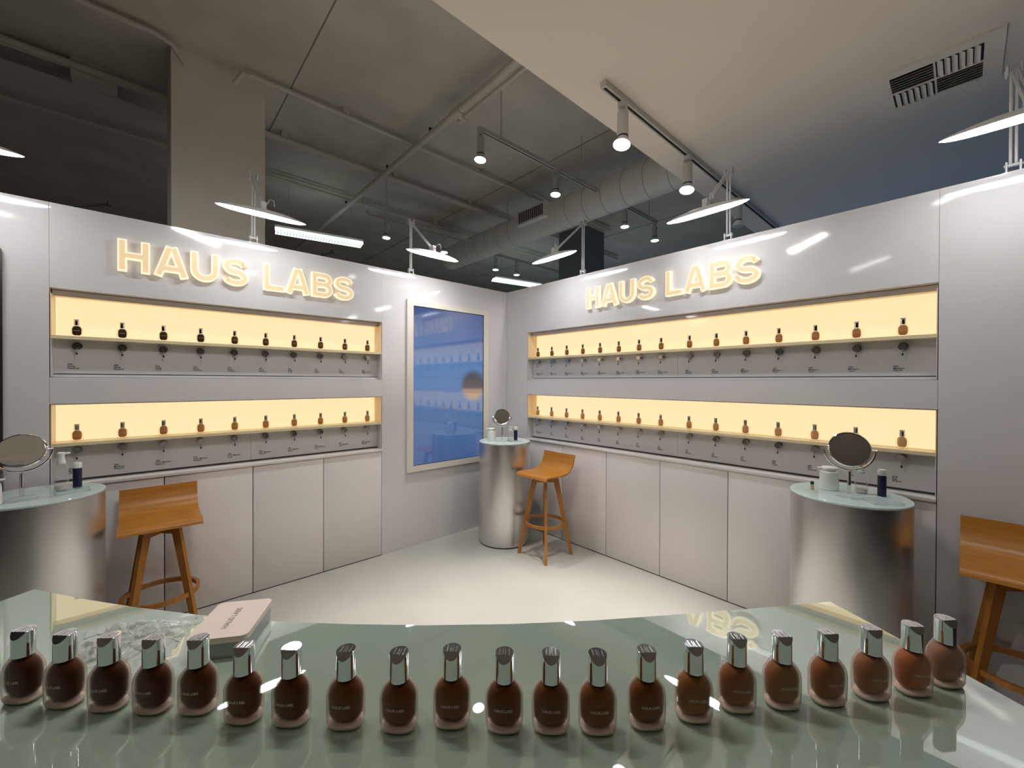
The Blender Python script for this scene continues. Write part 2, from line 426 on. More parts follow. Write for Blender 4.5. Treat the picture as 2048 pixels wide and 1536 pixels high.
def niche(side, row, u0, u1, rz, xs, seams):
    up_ = row == 'upper'
    zt, zb, zs = (Z_UT, Z_UB, Z_US) if up_ else (Z_LT, Z_LE, Z_LS)
    t = thing('display_niche', f'{row} backlit shelf niche in the {side} wall with a row of make-up bottles', 'shelf', (0, 0, zb), rz)
    z = lambda v: v - zb
    g = 0.003
    top = z(zt - 0.030) if up_ else z(zt - 0.006)
    MB().box(u0 + g, u1 - g, 0.145, 0.152, z(zb) + 0.002, z(zt) - 0.002).build('backing_board', panel_mat, t, smooth=0)
    MB().box(u0 + g + 0.006, u1 - g - 0.006, 0.138, 0.1445, z(zs), top).build('light_panel', niche_glow, t, smooth=0, label='warm glowing back panel')
    for a in (u0 + g, u1 - g - 0.004):
        MB().box(a, a + 0.004, 0.004 if not up_ else 0.004, 0.144, z(zs) + 0.0005, top).build('side_panel', niche_side, t, smooth=0)
        MB().box(a, a + 0.004, 0.004, 0.144, 0.003, z(zs) - 0.020).build('side_panel', panel_mat, t, smooth=0)
    if up_:
        tp = MB().box(u0 + g, u1 - g, 0.07, 0.144, top + 0.0005, z(zt) - 0.002).build('top_panel', laminate, t, smooth=0)
        MB().box(u0 + 0.008, u1 - 0.008, 0.074, 0.137, top - 0.004, top).build('diffuser', niche_side, tp, smooth=0)
    else:
        MB().box(u0 + g, u1 - g, 0.004, 0.144, top + 0.0005, z(zt) - 0.001).build('top_panel', niche_side, t, smooth=0)
    MB().box(u0 + g, u1 - g, 0.0, 0.144, z(zs) - 0.019, z(zs) - 0.0005).build('shelf', shelf_mat, t, smooth=0)
    pb = z(1.5895) if up_ else z(0.962)
    edges = [u0 + 0.006] + list(seams) + [u1 - 0.006]
    txts = SHADES[(side, row)]
    for a, b in zip(edges, edges[1:]):
        p = MB().box(a + 0.0008, b - 0.0008, 0.085, 0.089, pb, z(zs) - 0.0195).build('label_panel', panel_mat, t, smooth=0)
        for x, s in zip(xs, txts):
            if a < x < b:
                if s not in TXT:
                    me = text_mesh(s, 0.0145, 0.0003, 1.0, 0.80); me.materials.append(print_dark)
                    me.transform(Matrix(((1, 0, 0, 0), (0, 0, 1, 0), (0, 1, 0, 0), (0, 0, 0, 1))))
                    TXT[s] = me
                put('shade_label', TXT[s], p, (x - 0.040, 0.0846, z(zb) + (0.072 if up_ else 0.066)))
    MB().box(u0 + g, u1 - g, 0.087, 0.14, 0.001, pb + 0.01).build('shadow_gap', seam_dark, t, smooth=0)
    if up_: MB().box(u0 + g, u1 - g, 0.045, 0.086, 0.001, 0.016).build('lower_rail', panel_mat, t, smooth=0)
    return t


niche('left', 'upper', -3.448, -1.478, 0, L_X, [])
niche('left', 'lower', -3.448, -1.478, 0, L_X, [-2.462])
niche('right', 'upper', 0.334, 3.382, RZ, R_X, [1.952])
niche('right', 'lower', 0.334, 3.382, RZ, R_X, [1.952])


def cabinets(side, u0, u1, seams, rz):
    t = thing('base_cabinet', f'row of handleless lilac-grey cupboards built in under the shelves of the {side} wall', 'cabinet', (0, 0, 0), rz)
    MB().box(u0 + 0.002, u1 - 0.002, 0.022, 0.15, 0.004, Z_LE - 0.014).build('carcass', seam_dark, t, smooth=0)
    MB().box(u0 + 0.002, u1 - 0.002, -0.012, 0.15, Z_DT + 0.004, Z_LE - 0.0005, 0.004).build('ledge', laminate_door, t)
    e = [u0] + seams + [u1]
    for i, (a, b) in enumerate(zip(e, e[1:])):
        MB().box(a + 0.0025, b - 0.0025, 0.0, 0.02, 0.006, Z_DT + 0.001, 0.0012).build('door', laminate_door, t)
    return t


cabinets('left', -3.448, -1.478, [-2.953, -2.461, -1.971], 0)
cabinets('right', 0.334, 3.382, [0.833, 1.342, 1.851, 2.361, 2.872], RZ)


# ------------------------------------------------------------------ glowing signs
def stroke(mb, pts, w, y0, y1, ext=0.0):
    """ribbon of width w along pts (x, z), extruded from y0 to y1"""
    P = []
    for p in pts:
        v = Vector((p[0], p[1]))
        if not P or (v - P[-1]).length > 1e-5: P.append(v)
    if ext:
        P[0] = P[0] + (P[0] - P[1]).normalized() * ext; P[-1] = P[-1] + (P[-1] - P[-2]).normalized() * ext
    Lf, Rt = [], []
    for i, p in enumerate(P):
        if i == 0: n = (P[1] - P[0]); n = Vector((-n.y, n.x)).normalized(); k = 1
        elif i == len(P) - 1: n = (P[-1] - P[-2]); n = Vector((-n.y, n.x)).normalized(); k = 1
        else:
            a = (P[i] - P[i - 1]).normalized(); b = (P[i + 1] - P[i]).normalized()
            n = Vector((-(a + b).y, (a + b).x)).normalized(); k = 1 / max(0.5, n.dot(Vector((-a.y, a.x))))
        Lf.append(p + n * w / 2 * k); Rt.append(p - n * w / 2 * k)
    for i in range(len(P) - 1):
        q = [Lf[i], Lf[i + 1], Rt[i + 1], Rt[i]]
        a = [mb.bm.verts.new((v.x, y0, v.y)) for v in q]; b = [mb.bm.verts.new((v.x, y1, v.y)) for v in q]
        mb.bm.faces.new(a); mb.bm.faces.new(list(reversed(b)))
        mb.bm.faces.new((a[0], b[0], b[1], a[1])); mb.bm.faces.new((a[2], b[2], b[3], a[3]))
        if i == 0: mb.bm.faces.new((a[3], b[3], b[0], a[0]))
        if i == len(P) - 2: mb.bm.faces.new((a[1], b[1], b[2], a[2]))


def arc(cx, cz, rx, rz_, a0, a1, n=14):
    return [(cx + rx * math.cos(math.radians(a0 + (a1 - a0) * i / n)), cz + rz_ * math.sin(math.radians(a0 + (a1 - a0) * i / n))) for i in range(n + 1)]


def glyph(ch, w, h, s):
    """centre-line strokes of a letter whose outer size is w x h with stroke s"""
    e = s / 2; x0, x1, z0, z1 = e, w - e, e, h - e
    if ch == 'H': return [([(x0, 0), (x0, h)], 0), ([(x1, 0), (x1, h)], 0), ([(x0, h / 2), (x1, h / 2)], -1)]
    if ch == 'L': return [([(x0, 0), (x0, h)], 0), ([(x0, z0), (w, z0)], 0)]
    if ch == 'A':
        k = e * 1.07
        return [([(k, 0), (w / 2 - e * .35, h)], 0), ([(w - k, 0), (w / 2 + e * .35, h)], 0), ([(w * .25, h * .27), (w * .75, h * .27)], -1)]
    if ch == 'U':
        r = (x1 - x0) / 2
        return [([(x0, h)] + arc(w / 2, z0 + r, r, r, 180, 360) + [(x1, h)], 0)]
    if ch == 'B':
        zm = h * .52; xr = x1
        up = [(x0, z1), (xr - (z1 - zm) / 2 - .004, z1)] + arc(xr - (z1 - zm) / 2 - .004, (z1 + zm) / 2, (z1 - zm) / 2, (z1 - zm) / 2, 90, -90) + [(x0, zm)]
        lo = [(x0, zm), (xr - (zm - z0) / 2, zm)] + arc(xr - (zm - z0) / 2, (z0 + zm) / 2, (zm - z0) / 2, (zm - z0) / 2, 90, -90) + [(x0, z0)]
        return [([(x0, 0), (x0, h)], 0), (up, -1), (lo, -1)]
    if ch == 'S':
        rx = (x1 - x0) / 2; rt_ = (z1 - h / 2) / 2; rb = (h / 2 - z0) / 2
        p = arc(w / 2, h / 2 + rt_, rx * .93, rt_, 12, 90, 8)[0:] + arc(w / 2, h / 2 + rt_, rx * .93, rt_, 90, 262, 14)[1:]
        q = arc(w / 2, h / 2 - rb, rx, rb, 82, -90, 14) + arc(w / 2, h / 2 - rb, rx, rb, -90, -168, 8)[1:]
        return [(p + q, 0)]


LETTERS = [('H', 0.0, 0.149), ('A', 0.163, 0.180), ('U', 0.349, 0.156), ('S', 0.522, 0.156), ('L', 0.770, 0.138), ('A', 0.915, 0.174), ('B', 1.100, 0.160), ('S', 1.268, 0.162)]


def sign(side, x, rz):
    t = thing('illuminated_sign', f'large glowing cream letters of the shop name above the {side} wall shelves', 'sign',
              (x, 0, 2.218) if rz == 0 else (0, -x, 2.218), rz)
    h, s = 0.194, 0.043
    for i, (c, a, w) in enumerate(LETTERS):
        mb = MB(); mf = MB()
        for k, (pts, ex) in enumerate(glyph(c, w, h, s)):
            dy = 0.0002 * k
            pp = [(a + p[0], p[1]) for p in pts]
            stroke(mb, pp, s, -0.030 - dy, -0.0005)
            stroke(mf, pp, s - 0.017, -0.0335 - dy, -0.029, -0.0085 if ex == 0 else 0)
        b = mb.build('letter', letter_rim, t, smooth=0)
        mf.build('letter_face', letter_face, b, smooth=0)


sign('left', -3.170, 0)
sign('right', 1.133, RZ)

# ------------------------------------------------------------------ wall screen
t = thing('video_screen', 'tall blue video screen in a cream frame on the left wall beside the corner', 'screen', (-0.7615, 0, 1.507))
fr = MB()
X1, Z1, X2, Z2 = 0.482, 0.806, 0.418, 0.752
fr.box(-X1, -X2, -0.022, -0.0005, -Z1, Z1); fr.box(X2, X1, -0.022, -0.0005, -Z1, Z1)
fr.box(-X2, X2, -0.022, -0.0005, Z2, Z1); fr.box(-X2, X2, -0.022, -0.0005, -Z1, -Z2)
fr.build('frame', frame_mat, t, smooth=0)
MB().box(-X2 + .001, X2 - .001, -0.012, -0.001, -Z2 + .001, Z2 - .001).build('bezel', black_mat, t, smooth=0)
MB().box(-X2 + .005, X2 - .010, -0.0135, -0.0125, -Z2 + .006, Z2 - .006).build('display', screen_mat, t, smooth=0, label='glossy lit picture, blue with a blurred brown drop')

# rounded dark mirror at the far left edge
t = thing('wall_mirror', 'tall dark wall mirror with rounded corners at the left edge of the left wall', 'mirror', (-4.0, 0, 1.42))
def rrect(hw, hh, r, n=6):
    out = []
    for cx, cz, a in ((hw - r, hh - r, 0), (-hw + r, hh - r, 90), (-hw + r, -hh + r, 180), (hw - r, -hh + r, 270)):
        out += arc(cx, cz, r, r, a, a + 90, n)
    return out
MB().prism(rrect(0.388, 0.86, 0.05), -0.022, -0.001).build('frame', dark_chrome, t, smooth=0)
MB().prism(rrect(0.376, 0.848, 0.042), -0.026, -0.0225).build('mirror_glass', M('dark_mirror', (0.10, 0.11, 0.13), 0.05, metal=1.0), t, smooth=0)


# ------------------------------------------------------------------ bottles
def sring(a, b, z, n=2.0, seg=32):
    out = []
    for i in range(seg):
        th = 2 * PI * i / seg; c, s = math.cos(th), math.sin(th)
        out.append((a * math.copysign(abs(c) ** (2 / n), c), b * math.copysign(abs(s) ** (2 / n), s), z))
    return out


BODY = [(0, .0175, .0105, 2.6), (.0008, .0205, .0130, 2.6), (.003, .0232, .0152, 2.6), (.008, .0250, .0167, 2.5), (.016, .0257, .0172, 2.4), (.042, .0258, .0173, 2.4),
        (.048, .0252, .0171, 2.3), (.053, .0236, .0165, 2.2), (.058, .0206, .0154, 2.1), (.062, .0172, .0142, 2.0), (.0655, .0140, .0132, 2.0), (.0668, .0128, .0126, 2.0)]
CORE = [(.0085, .0130, .0078, 2.2), (.0100, .0172, .0105, 2.2), (.0145, .0217, .0136, 2.2), (.022, .0238, .0152, 2.2), (.042, .0242, .0157, 2.2), (.050, .0230, .0152, 2.1), (.057, .0192, .0137, 2.0),
        (.063, .0118, .0100, 2.0)]


def bottle_meshes():
    o = MB().loft([sring(a, b, z, n) for z, a, b, n in BODY]).build('glass_body', frosted, smooth=1.0); body = o.data; bpy.data.objects.remove(o)
    o = MB().loft([sring(a, b, z, n, 28) for z, a, b, n in CORE]).build('liquid', beige, smooth=1.0); core = o.data; bpy.data.objects.remove(o)
    mb = MB(); mb.loft([sring(.0126, .0126, .0660, 2, 40), sring(.0129, .0129, .0664, 2, 40), sring(.0129, .0129, .1018, 2, 40), sring(.0124, .0124, .1024, 2, 40)])
    r = bmesh.ops.bisect_plane(mb.bm, geom=mb.bm.verts[:] + mb.bm.edges[:] + mb.bm.faces[:], plane_co=(0, -.0062, .1024), plane_no=(0, -0.80, 0.60), clear_outer=True)
    bmesh.ops.holes_fill(mb.bm, edges=[e for e in mb.bm.edges if e.is_boundary])
    o = mb.build('cap', chrome, smooth=0.5); cap = o.data; bpy.data.objects.remove(o)
    mb = MB()
    for x in (-.0068, .0058): mb.box(x, x + .0012, -.0058, .0080, .1021, .1029)
    for x in (-.0018, .0010): mb.box(x, x + .0008, -.0058, .0062, .1021, .1028)
    mb.box(-.0018, .0018, -.0002, .0008, .1021, .1028)
    o = mb.build('emblem', dark_chrome, smooth=0); emb = o.data; bpy.data.objects.remove(o)
    pr = text_mesh('HAUS LABS', .0052, .00012, 1.0, 1.0, 'CENTER')
    bm = bmesh.new(); bm.from_mesh(pr)
    for v in bm.verts:
        x = v.co.x * .92; z = .0335 + v.co.y
        y = -.0173 * (1 - min(.99, abs(x) / .0258) ** 2.4) ** (1 / 2.4) - .00025
        v.co = (x, y, z)
    bm.to_mesh(pr); bm.free(); pr.materials.append(print_tan)
    return body, core, cap, emb, pr


b_body, b_core, b_cap, b_emb, b_print = bottle_meshes()
b_body_s = b_body.copy(); b_body_s.materials.clear(); b_body_s.materials.append(shelf_glass)
_o = MB().loft([sring(.0168, .0098, .0007, 2.6), sring(.0225, .0146, .003, 2.6), sring(.0235, .0154, .0062, 2.5), sring(.020, .0120, .0078, 2.4), sring(.014, .008, .0082, 2.3)]).build('glass_base', base_glass, smooth=1.0)
b_base = _o.data; bpy.data.objects.remove(_o)
b_print_b = b_print.copy(); b_print_b.materials.clear(); b_print_b.materials.append(print_brown)
CORE_CACHE = {}


def core_for(col, shelf=False):
    key = tuple(round(c, 3) for c in col) + (shelf,)
    if key not in CORE_CACHE:
        me = b_core.copy(); me.materials.clear()
        if shelf: me.transform(Matrix.Diagonal((.82, .80, 1, 1)))
        me.materials.append(M('shelf_make_up', col, 0.5, spec=0.2, noise=((60, 60, 60), 0.05, 2)) if shelf else liquid('make_up_liquid', col))
        CORE_CACHE[key] = me
    return CORE_CACHE[key]


def bottle(col, label, group, loc, rz=0.0, light_print=True, emblem=True):
    t = thing('foundation_bottle', label, 'bottle', loc, rz, group)
    b = put('glass_body', b_body if emblem else b_body_s, t)
    if emblem: put('glass_base', b_base, b)
    put('liquid', core_for(col, not emblem), b); put('printed_name', b_print if light_print else b_print_b, b)
    c = put('cap', b_cap, t, label='chrome cap')
    if emblem: put('emblem', b_emb, c)
    return t


def lerp(stops, k):
    k *= len(stops) - 1; i = min(int(k), len(stops) - 2); f = k - i
    return tuple(stops[i][j] * (1 - f) + stops[i + 1][j] * f for j in range(3))


LU = [(.020, .007, .004), (.035, .013, .006), (.085, .032, .011), (.15, .06, .016)]
RU = [(.19, .075, .02), (.25, .105, .03), (.30, .125, .035), (.38, .165, .06), (.42, .19, .085)]
LL = [(.42, .185, .06), (.44, .20, .065), (.47, .235, .09)]
RL = [(.48, .24, .09), (.52, .27, .12), (.56, .31, .15), (.60, .36, .19)]
TONE = {('left', 'upper'): (LU, ['near-black brown', 'deep brown', 'dark brown']), ('left', 'lower'): (LL, ['tan', 'golden tan', 'light tan']),
        ('right', 'upper'): (RU, ['amber brown', 'caramel', 'warm beige']), ('right', 'lower'): (RL, ['golden beige', 'light beige', 'pale beige'])}


# ------------------------------------------------------------------ applicator knobs under the shelves
def applicator_meshes():
    out = []
    def keep(mb, nm, mat): o = mb.build(nm, mat, smooth=0.7); out.append((nm, o.data)); bpy.data.objects.remove(o)
    mb = MB(); mb.cyl((0, -.0002, 0), (0, -.005, 0), .0225, .0215, 28); keep(mb, 'mounting_plate', dark_chrome)
    mb = MB(); mb.cyl((0, -.005, 0), (0, -.030, 0), .0155, .0145, 24); mb.cyl((0, -.030, 0), (0, -.040, 0), .0165, .0165, 24); keep(mb, 'barrel', dark_chrome)
    mb = MB(); mb.cyl((0, -.035, -.014), (0, -.035, -.042), .0022, .0022, 10); keep(mb, 'rod', dark_chrome)
    mb = MB(); mb.cyl((0, -.035, -.040), (0, -.035, -.044), .0026, .0046, 12); mb.cyl((0, -.035, -.044), (0, -.035, -.053), .0046, .0042, 12); keep(mb, 'applicator_tip', black_mat)
    return out


APPL = applicator_meshes()
for side, xs, rz in (('left', L_X, 0), ('right', R_X, RZ)):
    for row, zs in (('upper', Z_US), ('lower', Z_LS)):
        stops, words = TONE[(side, row)]
        n = len(xs)
        for i, x in enumerate(xs):
            k = i / (n - 1)
            wd = words[min(2, int(k * 3))]
            p = (x, 0.062, zs + 0.0004) if rz == 0 else (0.062, -x, zs + 0.0004)
            bottle(lerp(stops, k), f'{wd} foundation bottle, {ORD[i]} from the left on the {row} shelf of the {side} wall',
                   f'bottles on the {row} {side} shelf', p, rz, True, False)
            p = (x, 0.085, zs - 0.053) if rz == 0 else (0.085, -x, zs - 0.053)
            t = thing('applicator_holder', f'chrome knob with a black-tipped applicator, {ORD[i]} from the left under the {row} {side} shelf',
                      'applicator', p, rz, f'applicator knobs under the {row} {side} shelf')
            ch = None
            for nm, me in APPL:
                o = put(nm, me, ch if nm == 'applicator_tip' else t)
                if nm == 'rod': ch = o

# ------------------------------------------------------------------ glass counter in the foreground
ROT = A_FWD - PI / 2
C0 = Vector((CAM.x, CAM.y, 0))
def loc(lat, d, z=0.0): return (CAM.x + lat * math.sin(A_FWD) + d * math.cos(A_FWD), CAM.y - lat * math.cos(A_FWD) + d * math.sin(A_FWD), z)
TZ = 1.08
CC = (-0.19, 0.62)      # counter centre, sideways and ahead of the photographer
far = [(-1.072, .916), (-.93, .878), (-.787, .846), (-.63, .818), (-.472, .797), (-.32, .788), (-.166, .785), (0.0, .790), (.165, .803), (.331, .824), (.505, .848), (.685, .875)]
outline = far + [(.724, .704), (.747, .590), (.80, .34), (.55, .27), (.18, .215), (-.2, .20), (-.58, .215), (-.95, .27), (-1.23, .35), (-1.12, .72)]
outline = [(a - CC[0], b - CC[1]) for a, b in outline]
t = thing('glass_counter', 'curved grey-green glass-topped counter in the foreground carrying a long row of bottles', 'counter', loc(*CC, 0), ROT)
inset = lambda k: [(x * k, y * k - 0.0) for x, y in outline]
MB().prism(outline, TZ - 0.010, TZ, 'z').build('glass_top', counter_mat, t, smooth=0, label='grey-green glass top')
MB().prism([(x * .985, y * .97) for x, y in outline], TZ - 0.05, TZ - 0.0105, 'z').build('top_support', alu, t, smooth=0)
MB().prism([(x * .8, y * .72) for x, y in outline], 0.0, TZ - 0.0505, 'z').build('pedestal', alu, t, smooth=0)

ROW = [(-.718, .6), (-.648, .592), (-.578, .586), (-.511, .582), (-.446, .581), (-.371, .566), (-.303, .562), (-.226, .558), (-.152, .553), (-.081, .56), (-.009, .553), (.054, .552),
       (.117, .551), (.186, .559), (.256, .571), (.326, .588), (.395, .594), (.467, .601), (.54, .611), (.611, .62), (.679, .637)]
RC = [(0.0656, 0.0192, 0.0078), (0.0788, 0.0242, 0.0086), (0.0656, 0.0201, 0.0078), (0.0744, 0.0221, 0.0078), (0.0919, 0.0272, 0.0086), (0.1094, 0.0343, 0.0094), (0.0985, 0.0272, 0.0071), (0.1531, 0.0493, 0.0116), (0.1575, 0.0483, 0.0133), (0.175, 0.0604, 0.0133), (0.1531, 0.0462, 0.0109), (0.1619, 0.0523, 0.0148), (0.2079, 0.0684, 0.0148), (0.1925, 0.0583, 0.0116), (0.296, 0.1243, 0.0363), (0.296, 0.109, 0.0484), (0.3139, 0.1415, 0.0556), (0.3139, 0.1224, 0.0484), (0.3587, 0.1568, 0.0773), (0.4663, 0.1682, 0.0725), (0.4, 0.215, 0.145)]
for i, ((a, d), c) in enumerate(zip(ROW, RC)):
    wd = 'almost black' if i < 4 else 'dark brown' if i < 10 else 'chestnut' if i < 14 else 'mid brown' if i < 19 else 'tan'
    bottle(c, f'{wd} foundation bottle, {ORD[i]} from left in the row on the counter', 'bottles in the row on the counter',
           loc(a, d, TZ + 0.0004), ROT + random.uniform(-.06, .06), i != 20)

# tin box on the counter
t = thing('tin_box', 'flat rectangular blush-pink tin box lying on the counter at left', 'box', loc(-.5095, .745, TZ + .0004), ROT + math.radians(11.5))
rr = lambda hw, hh, r: rrect(hw, hh, r, 5)
MB().prism(rr(.046, .0595, .010), 0, .0265, 'z').build('tin_body', tin_body, t, smooth=0.5)
o = MB().prism(rr(.0475, .061, .011), .0262, .036, 'z').build('lid', tin_lid, t, smooth=0.5)
me = text_mesh('HAUS LABS', .0135, .0002, 1.0, 1.0, 'CENTER'); me.materials.append(print_grey)
me.transform(Matrix.Rotation(math.radians(90), 4, 'Z') @ Matrix.Translation((0, -.004, .0363)))
put('printed_name', me, o)

# crumpled clear film on the counter
bm = bmesh.new(); NX, NY = 64, 44
rnd = random.Random(3)
from mathutils import noise as NZ
vv = {}
for i in range(NX + 1):
    for j in range(NY + 1):
        u, v = i / NX * 2 - 1, j / NY * 2 - 1
        k = max(0.0, 1 - (u * u + v * v) ** 0.7)
        q = Vector((u * 3.2, v * 2.6, 1.3))
        hgt = 0.004 + k * (0.013 + 0.022 * abs(NZ.noise(q)) + 0.013 * abs(NZ.noise(q * 2.7)) + .011 * abs(NZ.noise(q * 6)) + .006 * abs(NZ.noise(q * 13)))
        vv[i, j] = bm.verts.new((u * .088 + .016 * NZ.noise(q * 1.4 + Vector((9, 0, 0))), v * .062 + .014 * NZ.noise(q * 1.6 + Vector((0, 7, 0))), hgt))
for i in range(NX):
    for j in range(NY):
        bm.faces.new((vv[i, j], vv[i + 1, j], vv[i + 1, j + 1], vv[i, j + 1]))
bmesh.ops.solidify(bm, geom=bm.faces[:], thickness=.0006)
zmin = min(v.co.z for v in bm.verts)
for v in bm.verts: v.co.z -= zmin
me = bpy.data.meshes.new('plastic_film'); bm.to_mesh(me); bm.free(); me.materials.append(film_mat)
o = put('plastic_film', me, None, loc(-.685, .735, TZ + .0006)); o.rotation_euler = (0, 0, ROT + .25)
tag(o, 'crumpled sheet of clear plastic film on the counter beside the tin box', 'wrapping')


# ------------------------------------------------------------------ pedestals and what stands on them
PZ, PR = 0.972, 0.248


def pedestal(x, y, label):
    t = thing('round_pedestal', label, 'pedestal', (x, y, 0), 0, 'brushed metal pedestals')
    MB().cyl((0, 0, 0), (0, 0, .012), PR - .008, PR - .008, 72).build('plinth', black_mat, t)
    MB().cyl((0, 0, .012), (0, 0, PZ - .012), PR, PR, 96).build('drum', alu, t)
    MB().lathe([(PR - .001, PZ - .0118), (PR + .001, PZ - .009), (PR + .001, PZ - .002), (PR - .001, PZ)], 96).build('glass_top', top_glass, t)
    return t


pedestal(-0.420, -0.450, 'brushed metal drum pedestal standing in the corner between the two walls')
pedestal(-0.335, -3.070, 'brushed metal drum pedestal at the right wall in front of the lower shelf end')
pedestal(-3.455, -0.345, 'brushed metal drum pedestal at the left edge against the left wall')


def mirror(px, py, rz, tilt, label, R=.078, zc=.236):
    t = thing('table_mirror', label, 'mirror', (px, py, PZ + .0004), rz, 'round mirrors on the pedestals')
    MB().lathe([(.050, 0), (.053, .003), (.053, .008), (.046, .012), (.010, .014)], 36).build('base', clear_thick, t)
    s = MB().cyl((0, 0, .0142), (0, 0, .060), .0085, .0075, 16).build('stem_foot', clear_thick, t)
    MB().cyl((0, 0, .0602), (0, 0, zc - R - .020), .0075, .0068, 16).build('stem', chrome, t)
    a = [((R + .014) * math.cos(math.radians(v)), 0, zc + (R + .014) * math.sin(math.radians(v))) for v in range(180, 361, 10)]
    MB().tube(a, .0042, 10).build('yoke', chrome, t)
    d = MB()
    rot = Matrix.Rotation(tilt, 4, 'X')
    rings = []
    for r, y in ((R - .010, -.0075), (R - .005, -.0085), (R - .001, -.005), (R, 0), (R - .001, .005), (R - .006, .009), (.004, .011)):
        rings.append([rot @ Vector((r * math.cos(2 * PI * i / 48), y, r * math.sin(2 * PI * i / 48))) + Vector((0, 0, zc)) for i in range(48)])
    d.loft(rings, True, True)
    rim = d.build('rim', chrome, t)
    g = MB(); g.loft([[rot @ Vector((r * math.cos(2 * PI * i / 48), y, r * math.sin(2 * PI * i / 48))) + Vector((0, 0, zc)) for i in range(48)] for r, y in ((R - .0095, -.0078), (R - .0095, -.0088))])
    g.build('mirror_glass', mirror_mat, t, smooth=0.5)
    for s in (-1, 1):
        MB().cyl((s * (R - .001), 0, zc), (s * (R + .019), 0, zc), .0045, .0045, 12).build('pivot', chrome, t)
    return t


def jar(px, py, rz, label):
    t = thing('pad_dispenser', label, 'jar', (px, py, PZ + .0004), rz, 'white jars on the pedestals')
    MB().lathe([(.040, 0), (.043, .003), (.0435, .016), (.0435, .019), (.0415, .085), (.039, .096), (.033, .101)], 40).build('jar_body', white_plastic, t)
    l = MB(); l.lathe([(.030, .1005), (.030, .108), (.036, .110), (.036, .118), (.030, .123), (.008, .125)], 36)
    l.box(-.052, -.026, -.011, .011, .1115, .1185, .003)
    l.build('pump_lid', white_plastic, t)
    return t


def pump_bottle(px, py, rz, label, h=.150):
    t = thing('pump_bottle', label, 'bottle', (px, py, PZ + .0004), rz, 'clear pump bottles on the pedestals')
    MB().lathe([(.022, 0), (.0265, .003), (.027, .010), (.027, h * .52), (.024, h * .62), (.017, h * .72), (.0155, h * .75)], 32).build('bottle_body', clear, t)
    MB().lathe([(.020, .004), (.0235, .006), (.0235, h * .16), (.0232, h * .165)], 24).build('liquid', pale_cleanser, t)
    MB().lathe([(.017, h * .70), (.0175, h * .76), (.0145, h * .79), (.012, h * .90), (.015, h * .92), (.015, h * .97), (.012, h * .985)], 28).build('pump_head', white_plastic, t)
    MB().box(-.034, -.008, -.006, .006, h * .93, h * .975, .002).build('spout', white_plastic, t)
    return t


def navy_bottle(px, py, rz, label):
    t = thing('navy_tube', label, 'bottle', (px, py, PZ + .0004), rz, 'navy bottles on the pedestals')
    MB().lathe([(.016, 0), (.0178, .002), (.0178, .104), (.0170, .106)], 28).build('sleeve', navy, t)
    MB().lathe([(.0172, .1062), (.0176, .110), (.0176, .131), (.015, .136)], 28).build('cap', white_plastic, t)
    return t


def tray(px, py, rz, label):
    t = thing('acrylic_tray', label, 'tray', (px, py, PZ + .0004), rz, 'clear trays on the pedestals')
    m_ = MB(); a, b = .062, .045
    m_.box(-a, a, -b, b, 0, .0025); m_.box(-a, a, -b, -b + .003, .0026, .014); m_.box(-a, a, b - .003, b, .0026, .014)
    m_.box(-a, -a + .003, -b + .0031, b - .0031, .0026, .014); m_.box(a - .003, a, -b + .0031, b - .0031, .0026, .014)
    m_.build('tray_body', clear_thick, t, smooth=0)
    return t


mir_r = math.radians
# right pedestal
mirror(-.405, -3.085, mir_r(-68), mir_r(-17), 'round chrome-rimmed table mirror on the right-hand pedestal', .090, .240)
jar(-.300, -2.985, mir_r(-60), 'white round dispenser jar behind the mirror on the right-hand pedestal')
pump_bottle(-.265, -3.115, mir_r(200), 'clear pump bottle behind the mirror on the right-hand pedestal')
navy_bottle(-.262, -3.195, 0, 'navy blue bottle with white cap on the right-hand pedestal')
tray(-.420, -3.215, mir_r(-52), 'shallow clear acrylic tray at the front of the right-hand pedestal')
t = thing('sample_vial', 'tiny beige vial with black cap on the right-hand pedestal, left of the white jar', 'bottle', (-.375, -2.925, PZ + .0004))
MB().lathe([(.0080, 0), (.0088, .001), (.0088, .026), (.006, .029)], 20).build('vial', beige, t)
MB().lathe([(.0075, .0292), (.0082, .030), (.0082, .043), (.0072, .044)], 20).build('cap', black_mat, t)
# corner pedestal
mirror(-.475, -.475, mir_r(-42), mir_r(-14), 'round chrome-rimmed table mirror on the corner pedestal')
jar(-.525, -.375, mir_r(-45), 'white round dispenser jar left of the mirror on the corner pedestal')
pump_bottle(-.405, -.515, mir_r(160), 'clear pump bottle right of the mirror on the corner pedestal', .145)
navy_bottle(-.352, -.535, 0, 'navy blue bottle with white cap on the corner pedestal')
tray(-.400, -.600, mir_r(-45), 'shallow clear acrylic tray on the corner pedestal')
# left pedestal
mirror(-3.490, -.430, mir_r(0), mir_r(-26), 'round chrome-rimmed table mirror on the left-edge pedestal', .086)
jar(-3.585, -.475, mir_r(180), 'white round dispenser jar at the left edge of the picture on its pedestal')
pump_bottle(-3.372, -.325, mir_r(200), 'tall clear pump bottle right of the mirror on the left-edge pedestal', .205)
navy_bottle(-3.318, -.275, 0, 'navy blue bottle with white cap on the left-edge pedestal')
tray(-3.325, -.385, mir_r(8), 'shallow clear acrylic tray at the right side of the left-edge pedestal')


